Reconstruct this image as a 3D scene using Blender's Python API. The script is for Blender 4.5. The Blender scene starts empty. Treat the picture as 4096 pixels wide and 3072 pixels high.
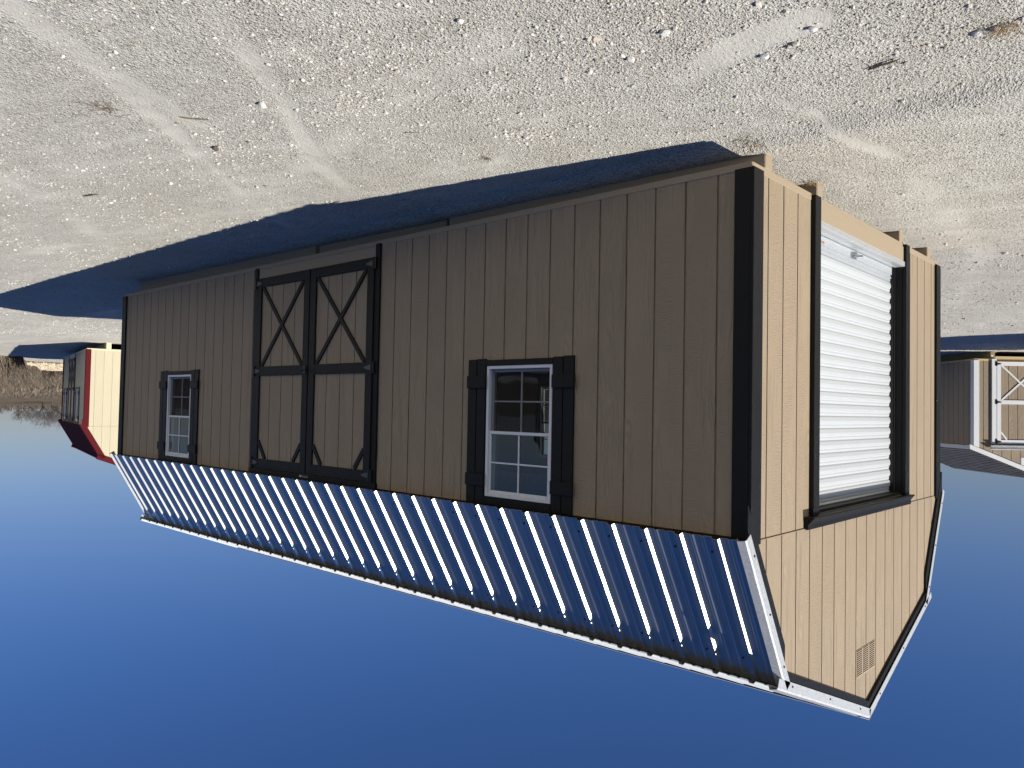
import bpy, bmesh, math, random
import numpy as np
from mathutils import Vector, Matrix
random.seed(7); rng = np.random.default_rng(11)
C = bpy.context.scene.collection
sc = bpy.context.scene
R = math.radians
SP = 0.2032

# ------------------------------------------------------------------ helpers
class MB:
    """collects solids, then links them as ONE mesh object"""
    def __init__(s): s.v = []; s.f = []; s.m = []
    def add(s, vs, fs, m=0):
        o = len(s.v); s.v += [tuple(v) for v in vs]
        s.f += [tuple(i + o for i in f) for f in fs]; s.m += [m] * len(fs)
    def box(s, a, b, m=0, F=None):
        x0, y0, z0 = a; x1, y1, z1 = b
        vs = [(x0,y0,z0),(x1,y0,z0),(x1,y1,z0),(x0,y1,z0),(x0,y0,z1),(x1,y0,z1),(x1,y1,z1),(x0,y1,z1)]
        if F: vs = [F(*v) for v in vs]
        s.add(vs, [(0,3,2,1),(4,5,6,7),(0,1,5,4),(1,2,6,5),(2,3,7,6),(3,0,4,7)], m)
    def prism(s, pts, d, m=0):
        n = len(pts); d = Vector(d)
        vs = [Vector(p) for p in pts]; vs += [p + d for p in vs]
        s.add(vs, [tuple(range(n)), tuple(range(2*n-1, n-1, -1))] + [(i, (i+1) % n, n+(i+1) % n, n+i) for i in range(n)], m)
    def tube(s, pts, r, n=8, m=0):
        pts = [Vector(p) for p in pts]; vs = []; rs = r if isinstance(r, (list, tuple)) else [r]*len(pts)
        for i, p in enumerate(pts):
            t = (pts[min(i+1, len(pts)-1)] - pts[max(i-1, 0)]).normalized()
            a = t.orthogonal().normalized(); b = t.cross(a)
            for k in range(n):
                q = 2*math.pi*k/n; vs.append(p + (a*math.cos(q) + b*math.sin(q))*rs[i])
        fs = [(i*n+k, i*n+(k+1) % n, (i+1)*n+(k+1) % n, (i+1)*n+k) for i in range(len(pts)-1) for k in range(n)]
        fs += [tuple(range(n)), tuple(range(len(vs)-1, len(vs)-n-1, -1))]
        s.add(vs, fs, m)
    def build(s, name, mats, parent=None, bevel=0, smooth=False):
        me = bpy.data.meshes.new(name); me.from_pydata(s.v, [], s.f)
        if not isinstance(mats, (list, tuple)): mats = [mats]
        for m in mats: me.materials.append(m)
        me.polygons.foreach_set('material_index', s.m)
        bm = bmesh.new(); bm.from_mesh(me); bmesh.ops.recalc_face_normals(bm, faces=bm.faces); bm.to_mesh(me); bm.free()
        if smooth: me.polygons.foreach_set('use_smooth', [True]*len(me.polygons))
        o = bpy.data.objects.new(name, me); C.objects.link(o)
        if parent: o.parent = parent
        if bevel:
            b = o.modifiers.new('edge', 'BEVEL'); b.width = bevel; b.segments = 1; b.limit_method = 'ANGLE'
        return o
def tag(o, label=None, cat=None, group=None, kind=None):
    if label: o['label'] = label
    if cat: o['category'] = cat
    if group: o['group'] = group
    if kind: o['kind'] = kind
    return o
def empty(name, loc=(0,0,0), rz=0, parent=None):
    o = bpy.data.objects.new(name, None); C.objects.link(o); o.location = loc; o.rotation_euler = (0, 0, rz)
    o.empty_display_size = .2
    if parent: o.parent = parent
    return o

# ------------------------------------------------------------------ materials
class NT:
    def __init__(s, name):
        s.mat = bpy.data.materials.new(name); s.mat.use_nodes = True; s.t = s.mat.node_tree
        s.b = s.t.nodes['Principled BSDF']; s.out = s.t.nodes['Material Output']
    def n(s, typ, ins=None, **kw):
        x = s.t.nodes.new(typ)
        for k, v in kw.items(): setattr(x, k, v)
        for k, v in (ins or {}).items(): s.put(x.inputs[k], v)
        return x
    def put(s, sock, v):
        if isinstance(v, bpy.types.NodeSocket): s.t.links.new(v, sock)
        elif isinstance(v, bpy.types.Node): s.t.links.new(v.outputs[0], sock)
        else:
            if hasattr(sock.default_value, '__len__') and isinstance(v, tuple) and len(v) == 3 and len(sock.default_value) == 4: v = v + (1,)
            sock.default_value = v
    def mth(s, op, a, b=0, c=0): return s.n('ShaderNodeMath', {0: a, 1: b, 2: c}, operation=op).outputs[0]
    def noise(s, vec, scale, det=4, rough=.5, dim='3D', w=None, dist=0):
        x = s.n('ShaderNodeTexNoise', {'Vector': vec, 'Scale': scale, 'Detail': det, 'Roughness': rough, 'Distortion': dist}, noise_dimensions=dim)
        if w is not None: s.put(x.inputs['W'], w)
        return x.outputs['Fac']
    def ramp(s, fac, stops):
        x = s.n('ShaderNodeValToRGB', {0: fac}); e = x.color_ramp.elements
        while len(e) < len(stops): e.new(.5)
        for i, (p, c) in enumerate(stops):
            e[i].position = p; e[i].color = (c + (1,)) if isinstance(c, tuple) else (c, c, c, 1)
        return x.outputs[0]
    def mix(s, f, a, b, mode='MIX'):
        x = s.n('ShaderNodeMix', data_type='RGBA', blend_type=mode); s.put(x.inputs[0], f); s.put(x.inputs[6], a); s.put(x.inputs[7], b)
        return x.outputs[2]
    def pos(s): return s.n('ShaderNodeTexCoord').outputs['Object']
    def xyz(s, v=None):
        x = s.n('ShaderNodeSeparateXYZ', {0: v or s.pos()}); return x.outputs
    def comb(s, x, y, z): return s.n('ShaderNodeCombineXYZ', {0: x, 1: y, 2: z}).outputs[0]
    def bump(s, h, strength=1, dist=.01, nrm=None):
        x = s.n('ShaderNodeBump', {'Height': h, 'Strength': strength, 'Distance': dist})
        if nrm is not None: s.put(x.inputs['Normal'], nrm)
        s.put(s.b.inputs['Normal'], x.outputs[0]); return x.outputs[0]
    def set(s, **kw):
        for k, v in kw.items(): s.put(s.b.inputs[k.replace('_', ' ')], v)
        return s.mat

def siding_mat(name, col, rough=.62, bump=1.0):
    """embossed cedar-grain wood siding; every 8 inch board has its own grain"""
    s = NT(name); x, y, z = s.xyz()
    u = s.mth('ADD', x, y)
    idn = s.mth('FLOOR', s.mth('DIVIDE', u, SP))
    w = s.mth('MULTIPLY', idn, 7.31)
    v1 = s.comb(s.mth('MULTIPLY', u, 9.0), w, s.mth('MULTIPLY', z, .9))
    n1 = s.noise(v1, 1, 2, .45)
    rings = s.mth('SINE', s.mth('MULTIPLY', n1, 95.0))
    v2 = s.comb(s.mth('MULTIPLY', u, 26), w, s.mth('MULTIPLY', z, 170))
    saw = s.noise(v2, 1, 3, .6)
    v3 = s.comb(s.mth('MULTIPLY', u, 240), w, s.mth('MULTIPLY', z, 7))
    fib = s.noise(v3, 1, 3, .6)
    patch = s.ramp(s.noise(s.comb(s.mth('MULTIPLY', u, 3.5), w, s.mth('MULTIPLY', z, 1.7)), 1, 3), [(.42, 0.0), (.58, 1.0)])
    h = s.mth('ADD', s.mth('MULTIPLY', s.mth('MULTIPLY', rings, .55), s.mth('SUBTRACT', 1.15, patch)),
              s.mth('ADD', s.mth('MULTIPLY', s.mth('MULTIPLY', saw, 1.9), patch), s.mth('MULTIPLY', fib, .7)))
    s.bump(h, .75*bump, .0050)
    tone = s.noise(s.comb(s.mth('MULTIPLY', u, 5), w, s.mth('MULTIPLY', z, 1.2)), 1, 5, .6)
    bt = s.n('ShaderNodeTexWhiteNoise', {'W': idn}, noise_dimensions='1D').outputs['Value']
    f = s.mth('ADD', s.mth('MULTIPLY', tone, .22), s.mth('MULTIPLY', bt, .07))
    c = s.mix(f, tuple(a*.80 for a in col), tuple(min(1, a*1.32) for a in col))
    dirt = s.ramp(s.noise(s.pos(), 38, 2, .4), [(.70, 0.0), (.78, 1.0)])
    c = s.mix(s.mth('MULTIPLY', dirt, .25), c, tuple(a*.45 for a in col))
    return s.set(Base_Color=c, Roughness=s.mth('ADD', rough-.06, s.mth('MULTIPLY', tone, .14)), Specular_IOR_Level=.4)

def trim_mat(name, col, rough=.42, bump=1., wear=.35, wearcol=None, spec=.4):
    s = NT(name); p = s.pos(); x, y, z = s.xyz(p)
    u = s.mth('ADD', x, y)
    g = s.noise(s.comb(s.mth('MULTIPLY', u, 120), s.mth('MULTIPLY', x, 60), s.mth('MULTIPLY', z, 14)), 1, 5, .65, dist=1.5)
    k = s.noise(p, 160, 3, .6)
    s.bump(s.mth('ADD', g, s.mth('MULTIPLY', k, .6)), .75*bump, .004)
    t = s.noise(p, 14, 5, .65)
    sp = s.ramp(s.noise(p, 260, 1, .4), [(.68, 0.0), (.74, 1.0)])
    wc = wearcol or tuple(min(1, a*2.2+.012) for a in col)
    c = s.mix(s.mth('MULTIPLY', t, wear), col, wc)
    c = s.mix(s.mth('MULTIPLY', sp, .30), c, tuple(min(1, a*3+.03) for a in col))
    return s.set(Base_Color=c, Roughness=s.mth('ADD', rough-.08, s.mth('MULTIPLY', t, .2)), Specular_IOR_Level=spec)

def metal_mat(name, col, rough, metallic=1., spangle=.3, flow=.0):
    s = NT(name); p = s.pos()
    sp = s.n('ShaderNodeTexVoronoi', {'Vector': p, 'Scale': 110.}).outputs['Color']
    spv = s.n('ShaderNodeSeparateColor', {0: sp}).outputs[0]
    big = s.noise(p, 3.1, 4, .55)
    c = s.mix(s.mth('MULTIPLY', spv, spangle), col, tuple(a*.6 for a in col))
    s.bump(s.noise(p, 1.1, 1, .3), .12, .02)
    return s.set(Base_Color=c, Roughness=s.mth('ADD', rough, s.mth('MULTIPLY', s.mth('ADD', s.mth('MULTIPLY', spv, spangle*.5), s.mth('MULTIPLY', big, .5)), .18)), Metallic=metallic)

def plain_mat(name, col, rough=.5, metallic=0., var=.15, scale=20, bump=.2):
    s = NT(name); p = s.pos(); t = s.noise(p, scale, 4, .6)
    s.bump(s.noise(p, scale*6, 3, .6), bump, .002)
    return s.set(Base_Color=s.mix(t, tuple(a*(1-var) for a in col), tuple(min(1, a*(1+var)) for a in col)), Roughness=rough, Metallic=metallic)

TAN = siding_mat('tan_siding', (.338, .262, .176))
TANB = trim_mat('tan_board', (.312, .245, .165), .6, .6, .25, (.36, .29, .20))
BLK = trim_mat('black_trim_paint', (.0040, .0040, .0040), .46, 1.3, wear=.3, spec=.20)
GALV = metal_mat('galvalume_roof', (.63, .64, .62), .28, 1., .12)
GALVU = metal_mat('galvalume_sunlit_copy', (.50, .52, .53), .42, .5, .2)  # same finish as the lower panels, with white sun glare put into its colour
GALVT = metal_mat('galvanised_flashing', (.46, .48, .50), .60, .55, .6)
ZINC = metal_mat('galvanised_bar', (.50, .53, .55), .5, .45, .4)
BACK = plain_mat('panel_backing', (.20, .185, .165), .7, 0., .1, 6)
PLATE = metal_mat('tread_plate', (.78, .79, .78), .36, .8, .2)
WMET = plain_mat('white_enamel_metal', (.46, .485, .49), .32, 0., .03, 4, .05)
VINYL = plain_mat('white_vinyl', (.64, .65, .66), .4, 0., .04, 10, .05)
HW = plain_mat('black_hardware', (.012, .012, .013), .4, .3)
STEEL = plain_mat('zinc_latch', (.5, .5, .5), .35, 1.)
WOODIN = plain_mat('interior_wood', (.16, .11, .07), .8, 0., .3, 9)
PLANK = plain_mat('floor_plywood', (.20, .15, .10), .8, 0., .3, 7)
RAW = trim_mat('raw_pine', (.50, .36, .18), .7, .6, .4, (.62, .48, .28))
TRTD = trim_mat('treated_timber', (.24, .19, .09), .75, .8, .4, (.30, .26, .15))
WHT = trim_mat('white_trim_paint', (.66, .67, .67), .5, .8, .1, (.82, .82, .82))
CREAM = siding_mat('cream_siding', (.56, .50, .345), .6, .3)
RED = trim_mat('red_trim_paint', (.085, .006, .009), .65, 1., .2, (.11, .008, .011), .12)
REDM = plain_mat('maroon_roof_metal', (.055, .005, .010), .6, .0, .1, 3, .05); REDM.node_tree.nodes['Principled BSDF'].inputs['Specular IOR Level'].default_value = .25
BRN = trim_mat('brown_door_trim', (.060, .040, .038), .55)
DARKS = siding_mat('charcoal_siding', (.035, .036, .040), .7)
STRAP = plain_mat('hinge_strap', (.075, .08, .08), .5, .3)
STICK = plain_mat('warning_sticker', (.55, .06, .04), .5)
STICKG = plain_mat('sticker_green', (.05, .35, .2), .5)
LBLW = plain_mat('label_print', (.45, .45, .45), .6)

def shingle_mat():
    s = NT('grey_shingles'); p = s.pos(); x, y, z = s.xyz(p)
    row = s.mth('FLOOR', s.mth('DIVIDE', s.mth('ADD', y, 0), .125))
    cell = s.n('ShaderNodeTexWhiteNoise', {'Vector': s.comb(s.mth('FLOOR', s.mth('ADD', s.mth('MULTIPLY', x, 5.5), s.mth('MULTIPLY', row, .37))), row, 1)}, noise_dimensions='3D').outputs['Value']
    g = s.noise(p, 400, 2, .5)
    c = s.mix(s.mth('ADD', s.mth('MULTIPLY', cell, .6), s.mth('MULTIPLY', g, .4)), (.045, .042, .045), (.12, .11, .11))
    s.bump(g, .5, .003)
    return s.set(Base_Color=c, Roughness=.9)
SHNG = shingle_mat()

def glass_mat(name, tint, screen=0.):
    s = NT(name); t = s.t
    g = s.n('ShaderNodeNewGeometry'); dt = s.n('ShaderNodeVectorMath', {0: g.outputs['Incoming'], 1: g.outputs['True Normal']}, operation='DOT_PRODUCT').outputs['Value']
    c5 = s.mth('POWER', s.mth('SUBTRACT', 1.0, s.mth('ABSOLUTE', dt)), 5.0); fr = s.mth('ADD', .08, s.mth('MULTIPLY', c5, .92))
    tr = s.n('ShaderNodeBsdfTransparent', {0: tint})
    p = s.pos()
    bp = s.n('ShaderNodeBump', {'Height': s.noise(p, 2.4, 2, .4), 'Strength': .25, 'Distance': .01})
    gl = s.n('ShaderNodeBsdfGlossy', {'Color': (1, 1, 1), 'Roughness': .012, 'Normal': bp.outputs[0]})
    m = s.n('ShaderNodeMixShader', {0: fr, 1: tr.outputs[0], 2: gl.outputs[0]})
    s.put(s.out.inputs['Surface'], m.outputs[0]); return s.mat
GLASS = glass_mat('window_glass', (.58, .62, .61))
def screen_mat():
    s = NT('insect_screen')
    tr = s.n('ShaderNodeBsdfTransparent', {0: (1, 1, 1)}); d = s.n('ShaderNodeBsdfDiffuse', {0: (.03, .03, .03)})
    m = s.n('ShaderNodeMixShader', {0: .45, 1: tr.outputs[0], 2: d.outputs[0]})
    s.put(s.out.inputs['Surface'], m.outputs[0]); return s.mat
SCREEN = screen_mat()

# ------------------------------------------------------------------ barn shed builder
E0 = (-.09, 2.045); K0 = (.42, 2.93); U0 = (.36, 2.919); HALF = 1.829; PK = (HALF, 3.475)
def roof_profile(kind, W, eave, ridge):
    if kind == 'gambrel':
        return [E0, K0, PK], [(U0, PK), (E0, K0)]
    return [(-.12, eave), (W/2, ridge)], [((-.12, eave), (W/2, ridge))]

def topfun(kind, W, eave, ridge, off=.02):
    if kind == 'gambrel':
        m1 = (K0[1]-E0[1])/(K0[0]-E0[0]); m2 = (PK[1]-U0[1])/(PK[0]-U0[0])
        def f(y):
            y = min(y, W-y); return min(E0[1]+(y-E0[0])*m1, U0[1]+(y-U0[0])*m2) - off
        # knee of that roof line
        yk = (U0[1]-U0[0]*m2-E0[1]+E0[0]*m1)/(m1-m2)
        return f, [yk, W/2, W-yk]
    m = (ridge-eave)/(W/2+.12)
    return (lambda y: eave+(min(y, W-y)+.12)*m-off), [W/2]

def siding(mb, F, u0, u1, z0, top, breaks, openings, groove0=0, gw=.012):
    """boards with real grooves, cut round the openings (ua, ub, za, zb)"""
    def strip(a, b, w0, w1):
        cuts = sorted({a, b} | {c for c in breaks if a < c < b} | {e for o in openings for e in o[:2] if a < e < b})
        for c0, c1 in zip(cuts[:-1], cuts[1:]):
            if c1-c0 < .002: continue
            mid = (c0+c1)/2; zs = [(z0, None)]
            for (ua, ub, za, zb) in openings:
                if ua <= mid <= ub:
                    ns = []
                    for lo, hi in zs:
                        h = hi if hi is not None else 99
                        if za > lo and zb < h: ns += [(lo, za), (zb, hi)]
                        elif za > lo and za < h: ns += [(lo, za)]
                        elif zb > lo and zb < h: ns += [(zb, hi)]
                        elif za <= lo and zb >= h: pass
                        else: ns.append((lo, hi))
                    zs = ns
            for lo, hi in zs:
                ta = top(c0) if hi is None else hi; tb = top(c1) if hi is None else hi
                vs = [F(c0, w0, lo), F(c1, w0, lo), F(c1, w1, lo), F(c0, w1, lo), F(c0, w0, ta), F(c1, w0, tb), F(c1, w1, tb), F(c0, w1, ta)]
                mb.add(vs, [(0,3,2,1),(4,5,6,7),(0,1,5,4),(1,2,6,5),(2,3,7,6),(3,0,4,7)])
    k = math.floor((u0-groove0)/SP)
    while groove0+k*SP < u1:
        a = max(u0, groove0+k*SP+gw/2); b = min(u1, groove0+(k+1)*SP-gw/2)
        if b-a > .004: strip(a, b, -.011, 0)
        k += 1
    strip(u0, u1, -.024, -.0095)

def rib_sheet(mb, x0, x1, A, B, first=.148, pitch=.23, h=.018, hw=.026, tw=.0178, minors=True, m=0, screws=None, mirror=None):
    """ribbed metal panel running from A=(y,z) up to B=(y,z), ribs spaced along x"""
    prof = [(x0, 0)]
    k = math.floor((x0-first)/pitch)
    while first+k*pitch < x1+.2:
        c = first+k*pitch
        pts = [(c-hw, 0), (c-tw, h), (c+tw, h), (c+hw, 0)]
        if minors:
            for q in (.36, .64):
                d = c+pitch*q; pts += [(d-.013, 0), (d-.006, .0045), (d+.006, .0045), (d+.013, 0)]
        for p in pts:
            if x0+.002 < p[0] < x1-.002: prof.append(p)
        k += 1
    prof.append((x1, 0))
    if len(prof) > 2: prof[0] = (x0, 0)
    a = Vector((0, A[0], A[1])); b = Vector((0, B[0], B[1])); d = (b-a).normalized(); n = Vector((0, -d.z, d.y))
    if n.z < 0: n = -n
    vs = []
    for (x, hh) in prof:
        for base in (a, b): 
            for t in (0, -.004):
                vs.append(base + n*(hh+t) + Vector((x, 0, 0)))
    fs = []; fb = []
    for i in range(len(prof)-1):
        o = i*4; q = o+4
        fs += [(o, q, q+2, o+2), (o, o+1, q+1, q), (o+2, q+2, q+3, o+3)]; fb.append((o+1, o+3, q+3, q+1))
    e = (len(prof)-1)*4; fs += [(0, 2, 3, 1), (e, e+1, e+3, e+2)]
    mb.add(vs, fs+fb, m)
    for q_ in range(len(fb)): mb.m[-1-q_] = 2
    if screws:
        for (dist, mi) in screws:
            k = math.floor((x0-first)/pitch)
            while first+k*pitch < x1:
                xx = first+k*pitch+.045
                if x0+.04 < xx < x1-.02:
                    p = a + d*dist + Vector((xx, 0, 0)); mb.tube([p+n*.0, p+n*.007], .0065, 6, mi)
                k += 1

def gable_board(mb, F, prof, W, depth, w0, w1, m=0, inset=0.0):
    """board under each rake: prof = list of (y,z) roof line from eave to peak; depth measured vertically per segment"""
    segs = []
    for (a, b, da, db, ca, cb) in prof:
        for mir in (False, True):
            q = [(a[0], a[1]-ca), (b[0], b[1]-cb), (b[0]-0, b[1]-cb-db), (a[0], a[1]-ca-da)]
            if mir: q = [(W-y, z) for y, z in q]
            vs = [F(y, w0, z) for y, z in q] + [F(y, w1, z) for y, z in q]
            mb.add(vs, [(0,1,2,3),(7,6,5,4),(0,4,5,1),(1,5,6,2),(2,6,7,3),(3,7,4,0)], m)

def window(parent, F, x0, x1, z0, z1, trimM, frameM, sh, shw=.176, detail=True, apron=.042, head=.06):
    """single-hung window: frame > glass, sash, grille, screen; shutters > battens"""
    mf = MB(); t = .023
    B = lambda mb, a0, a1, w0, w1, c0, c1, m=0: mb.add([F(u, w, z) for z in (c0, c1) for (u, w) in ((a0, w0), (a1, w0), (a1, w1), (a0, w1))],
        [(0,3,2,1),(4,5,6,7),(0,1,5,4),(1,2,6,5),(2,3,7,6),(3,0,4,7)], m)
    B(mf, x0, x0+t, -.07, .012, z0, z1); B(mf, x1-t, x1, -.07, .012, z0, z1)
    B(mf, x0+t, x1-t, -.07, .012, z0, z0+t); B(mf, x0+t, x1-t, -.07, .012, z1-t, z1)
    fr = mf.build('window_frame', frameM, parent, .002 if detail else 0)
    zm = (z0+z1)/2+.012
    ms = MB(); s = .017
    # lower sash sits inward, upper sash outward
    for (a, b, w0, w1) in ((z0+t, zm+.012, -.040, -.022), (zm-.012, z1-t, -.020, -.002)):
        B(ms, x0+t, x0+t+s, w0, w1, a, b); B(ms, x1-t-s, x1-t, w0, w1, a, b)
        B(ms, x0+t+s, x1-t-s, w0, w1, a, a+s*1.2); B(ms, x0+t+s, x1-t-s, w0, w1, b-s*1.2, b)
    ms.build('sash', frameM, fr, .0015 if detail else 0)
    mg = MB(); xm = (x0+x1)/2; g = .0052
    for (a, b, w) in ((z0+t+s, zm-.012, -.030), (zm+.012, z1-t-s, -.010)):
        mid = (a+b)/2
        B(mg, xm-g, xm+g, w-.003, w+.005, a, b)
        B(mg, x0+t+s, xm-g, w-.003, w+.005, mid-g, mid+g); B(mg, xm+g, x1-t-s, w-.003, w+.005, mid-g, mid+g)
    mg.build('grille', frameM, fr)
    for (a, b, w) in ((z0+t+s, zm-.012, -.032), (zm+.012, z1-t-s, -.012)):
        gl = MB(); gl.add([F(x0+t+s-.004, w, a-.004), F(x1-t-s+.004, w, a-.004), F(x1-t-s+.004, w, b+.004), F(x0+t+s-.004, w, b+.004)], [(0,1,2,3)])
        gl.build('glass', GLASS, fr)
    if detail:
        gl = MB(); gl.add([F(x0+t, -.016, z0+t), F(x1-t, -.016, z0+t), F(x1-t, -.016, zm-.014), F(x0+t, -.016, zm-.014)], [(0,1,2,3)])
        gl.build('insect_screen', SCREEN, fr)
    mt = MB(); B(mt, x0-.006, x1+.006, 0, .018, z0-apron, z0-.001); mt.build('window_sill_trim', trimM, parent, .002)
    mt = MB(); B(mt, x0-.006, x1+.006, 0, .018, z1+.001, z1+head); mt.build('window_head_trim', trimM, parent, .002)
    if sh:
        for (a, b) in ((x0-.006-shw, x0-.008), (x1+.008, x1+.006+shw)):
            m1 = MB(); c = (a+b)/2; za = z0-.052; zb = z1+.055
            B(m1, a, c-.0035, .0005, .018, za, zb); B(m1, c+.0035, b, .0005, .018, za+.004, zb-.003)
            so = m1.build('shutter', trimM, parent, .002)
            for zz in (z0+.07, z1-.155):
                m2 = MB(); B(m2, a-.012, b-.004, .0185, .036, zz, zz+.087); m2.build('batten', trimM, so, .002)
    return fr

def door_pair(parent, F, x0, x1, z0, z1, trimM, sideM, hingeM, trim=.085, leaf_w=.030, header=True, drop=.11, tw=.02):
    """double door of two leaves with X-braced lower halves and cut top corners"""
    B = lambda mb, a0, a1, w0, w1, c0, c1, m=0: mb.add([F(u, w, z) for z in (c0, c1) for (u, w) in ((a0, w0), (a1, w0), (a1, w1), (a0, w1))],
        [(0,3,2,1),(4,5,6,7),(0,1,5,4),(1,2,6,5),(2,3,7,6),(3,0,4,7)], m)
    def bar(mb, p, q, hw, w0, w1, clip=None):
        p = Vector(p); q = Vector(q); d = (q-p).normalized(); n = Vector((-d.y, d.x))*hw
        pts = [p+n, p-n, q-n, q+n]
        mb.add([F(a.x, w0, a.y) for a in pts]+[F(a.x, w1, a.y) for a in pts], [(0,1,2,3),(7,6,5,4),(0,4,5,1),(1,5,6,2),(2,6,7,3),(3,7,4,0)])
    xm = (x0+x1)/2
    m = MB(); B(m, x0-trim+.02, x0-.004, 0, tw, z0-drop, z1+.005); j = m.build('door_casing', trimM, parent, .002)
    m = MB(); B(m, x1+.004, x1+trim-.02, 0, tw, z0-drop, z1+.005); m.build('door_casing', trimM, parent, .002)
    if header:
        m = MB(); B(m, x0-trim+.01, x1+trim-.01, 0, tw+.002, z1+.008, z1+.075); m.build('door_header', trimM, parent, .002)
    for side in (0, 1):
        a, b = (x0, xm-.008) if side == 0 else (xm+.008, x1)
        pm = MB(); siding(pm, F=lambda u, w, z: F(u, w+leaf_w-.018, z), u0=a+.004, u1=b-.004, z0=z0+.006, top=lambda u: z1-.006, breaks=[], openings=[], groove0=a+.06)
        leaf = pm.build('door_leaf', sideM, parent)
        w0, w1 = leaf_w-.0175, leaf_w; s = .088
        t = MB(); B(t, a, a+s, w0, w1, z0, z1); B(t, b-s, b, w0, w1, z0, z1)
        zm = z0+(z1-z0)*.493
        for c in (z0, zm-s/2, z1-s): B(t, a+s, b-s, w0, w1, c+(0 if c else 0), c+s)
        t.build('door_frame', trimM, leaf, .002)
        br = MB(); xa, xb = a+s, b-s; za, zb = z0+s, zm-s/2; hw = .019
        c1 = .022
        bar(br, (xa+c1, za+.004), (xb-c1, zb-.004), hw, w0+.0003, w1-.003); bar(br, (xb-c1, za+.004), (xa+c1, zb-.004), hw, w0, w1-.0035)
        br.build('cross_brace', trimM, leaf)
        L1 = .13; L2 = .17; ztt = z1-s
        for (q0, q1) in ((xa+.004, xa+L1), (xb-.004, xb-L1)):
            cr = MB(); bar(cr, (q0, ztt-L2), (q1, ztt-.004), hw, w0, w1-.003); cr.build('corner_brace', trimM, leaf)
        hx = a if side == 0 else b; sg = 1 if side == 0 else -1
        for zz in (z0+.05, zm, z1-.05):
            h = MB()
            B(h, hx-.030 if sg > 0 else hx-.002, hx+.002 if sg > 0 else hx+.030, w1-.012, w1+.006, zz-.048, zz+.048)
            h.tube([F(hx-sg*.002, w1+.008, zz-.05), F(hx-sg*.002, w1+.008, zz+.05)], .007, 8)
            pts = [(hx+sg*.004, zz-.026), (hx+sg*.09, zz-.009), (hx+sg*.105, zz), (hx+sg*.09, zz+.009), (hx+sg*.004, zz+.026)]
            h.add([F(u, w1+.0006, z) for u, z in pts]+[F(u, w1+.004, z) for u, z in pts], [(0,1,2,3,4), (9,8,7,6,5)]+[(i, (i+1) % 5, 5+(i+1) % 5, 5+i) for i in range(5)], 1 if trimM is BLK else 0)
            h.build('hinge', [hingeM, STRAP], leaf)
        if side == 1:
            h = MB(); zz = zm+.0
            B(h, a+.02, a+.06, w1+.0005, w1+.006, zz-.035, zz+.035)
            h.tube([F(a+.04, w1+.004, zz), F(a+.04, w1+.045, zz)], .009, 8); h.tube([F(a+.045, w1+.042, zz), F(a-.045, w1+.042, zz)], .007, 8)
            h.build('door_handle', HW, leaf, 0)

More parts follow.
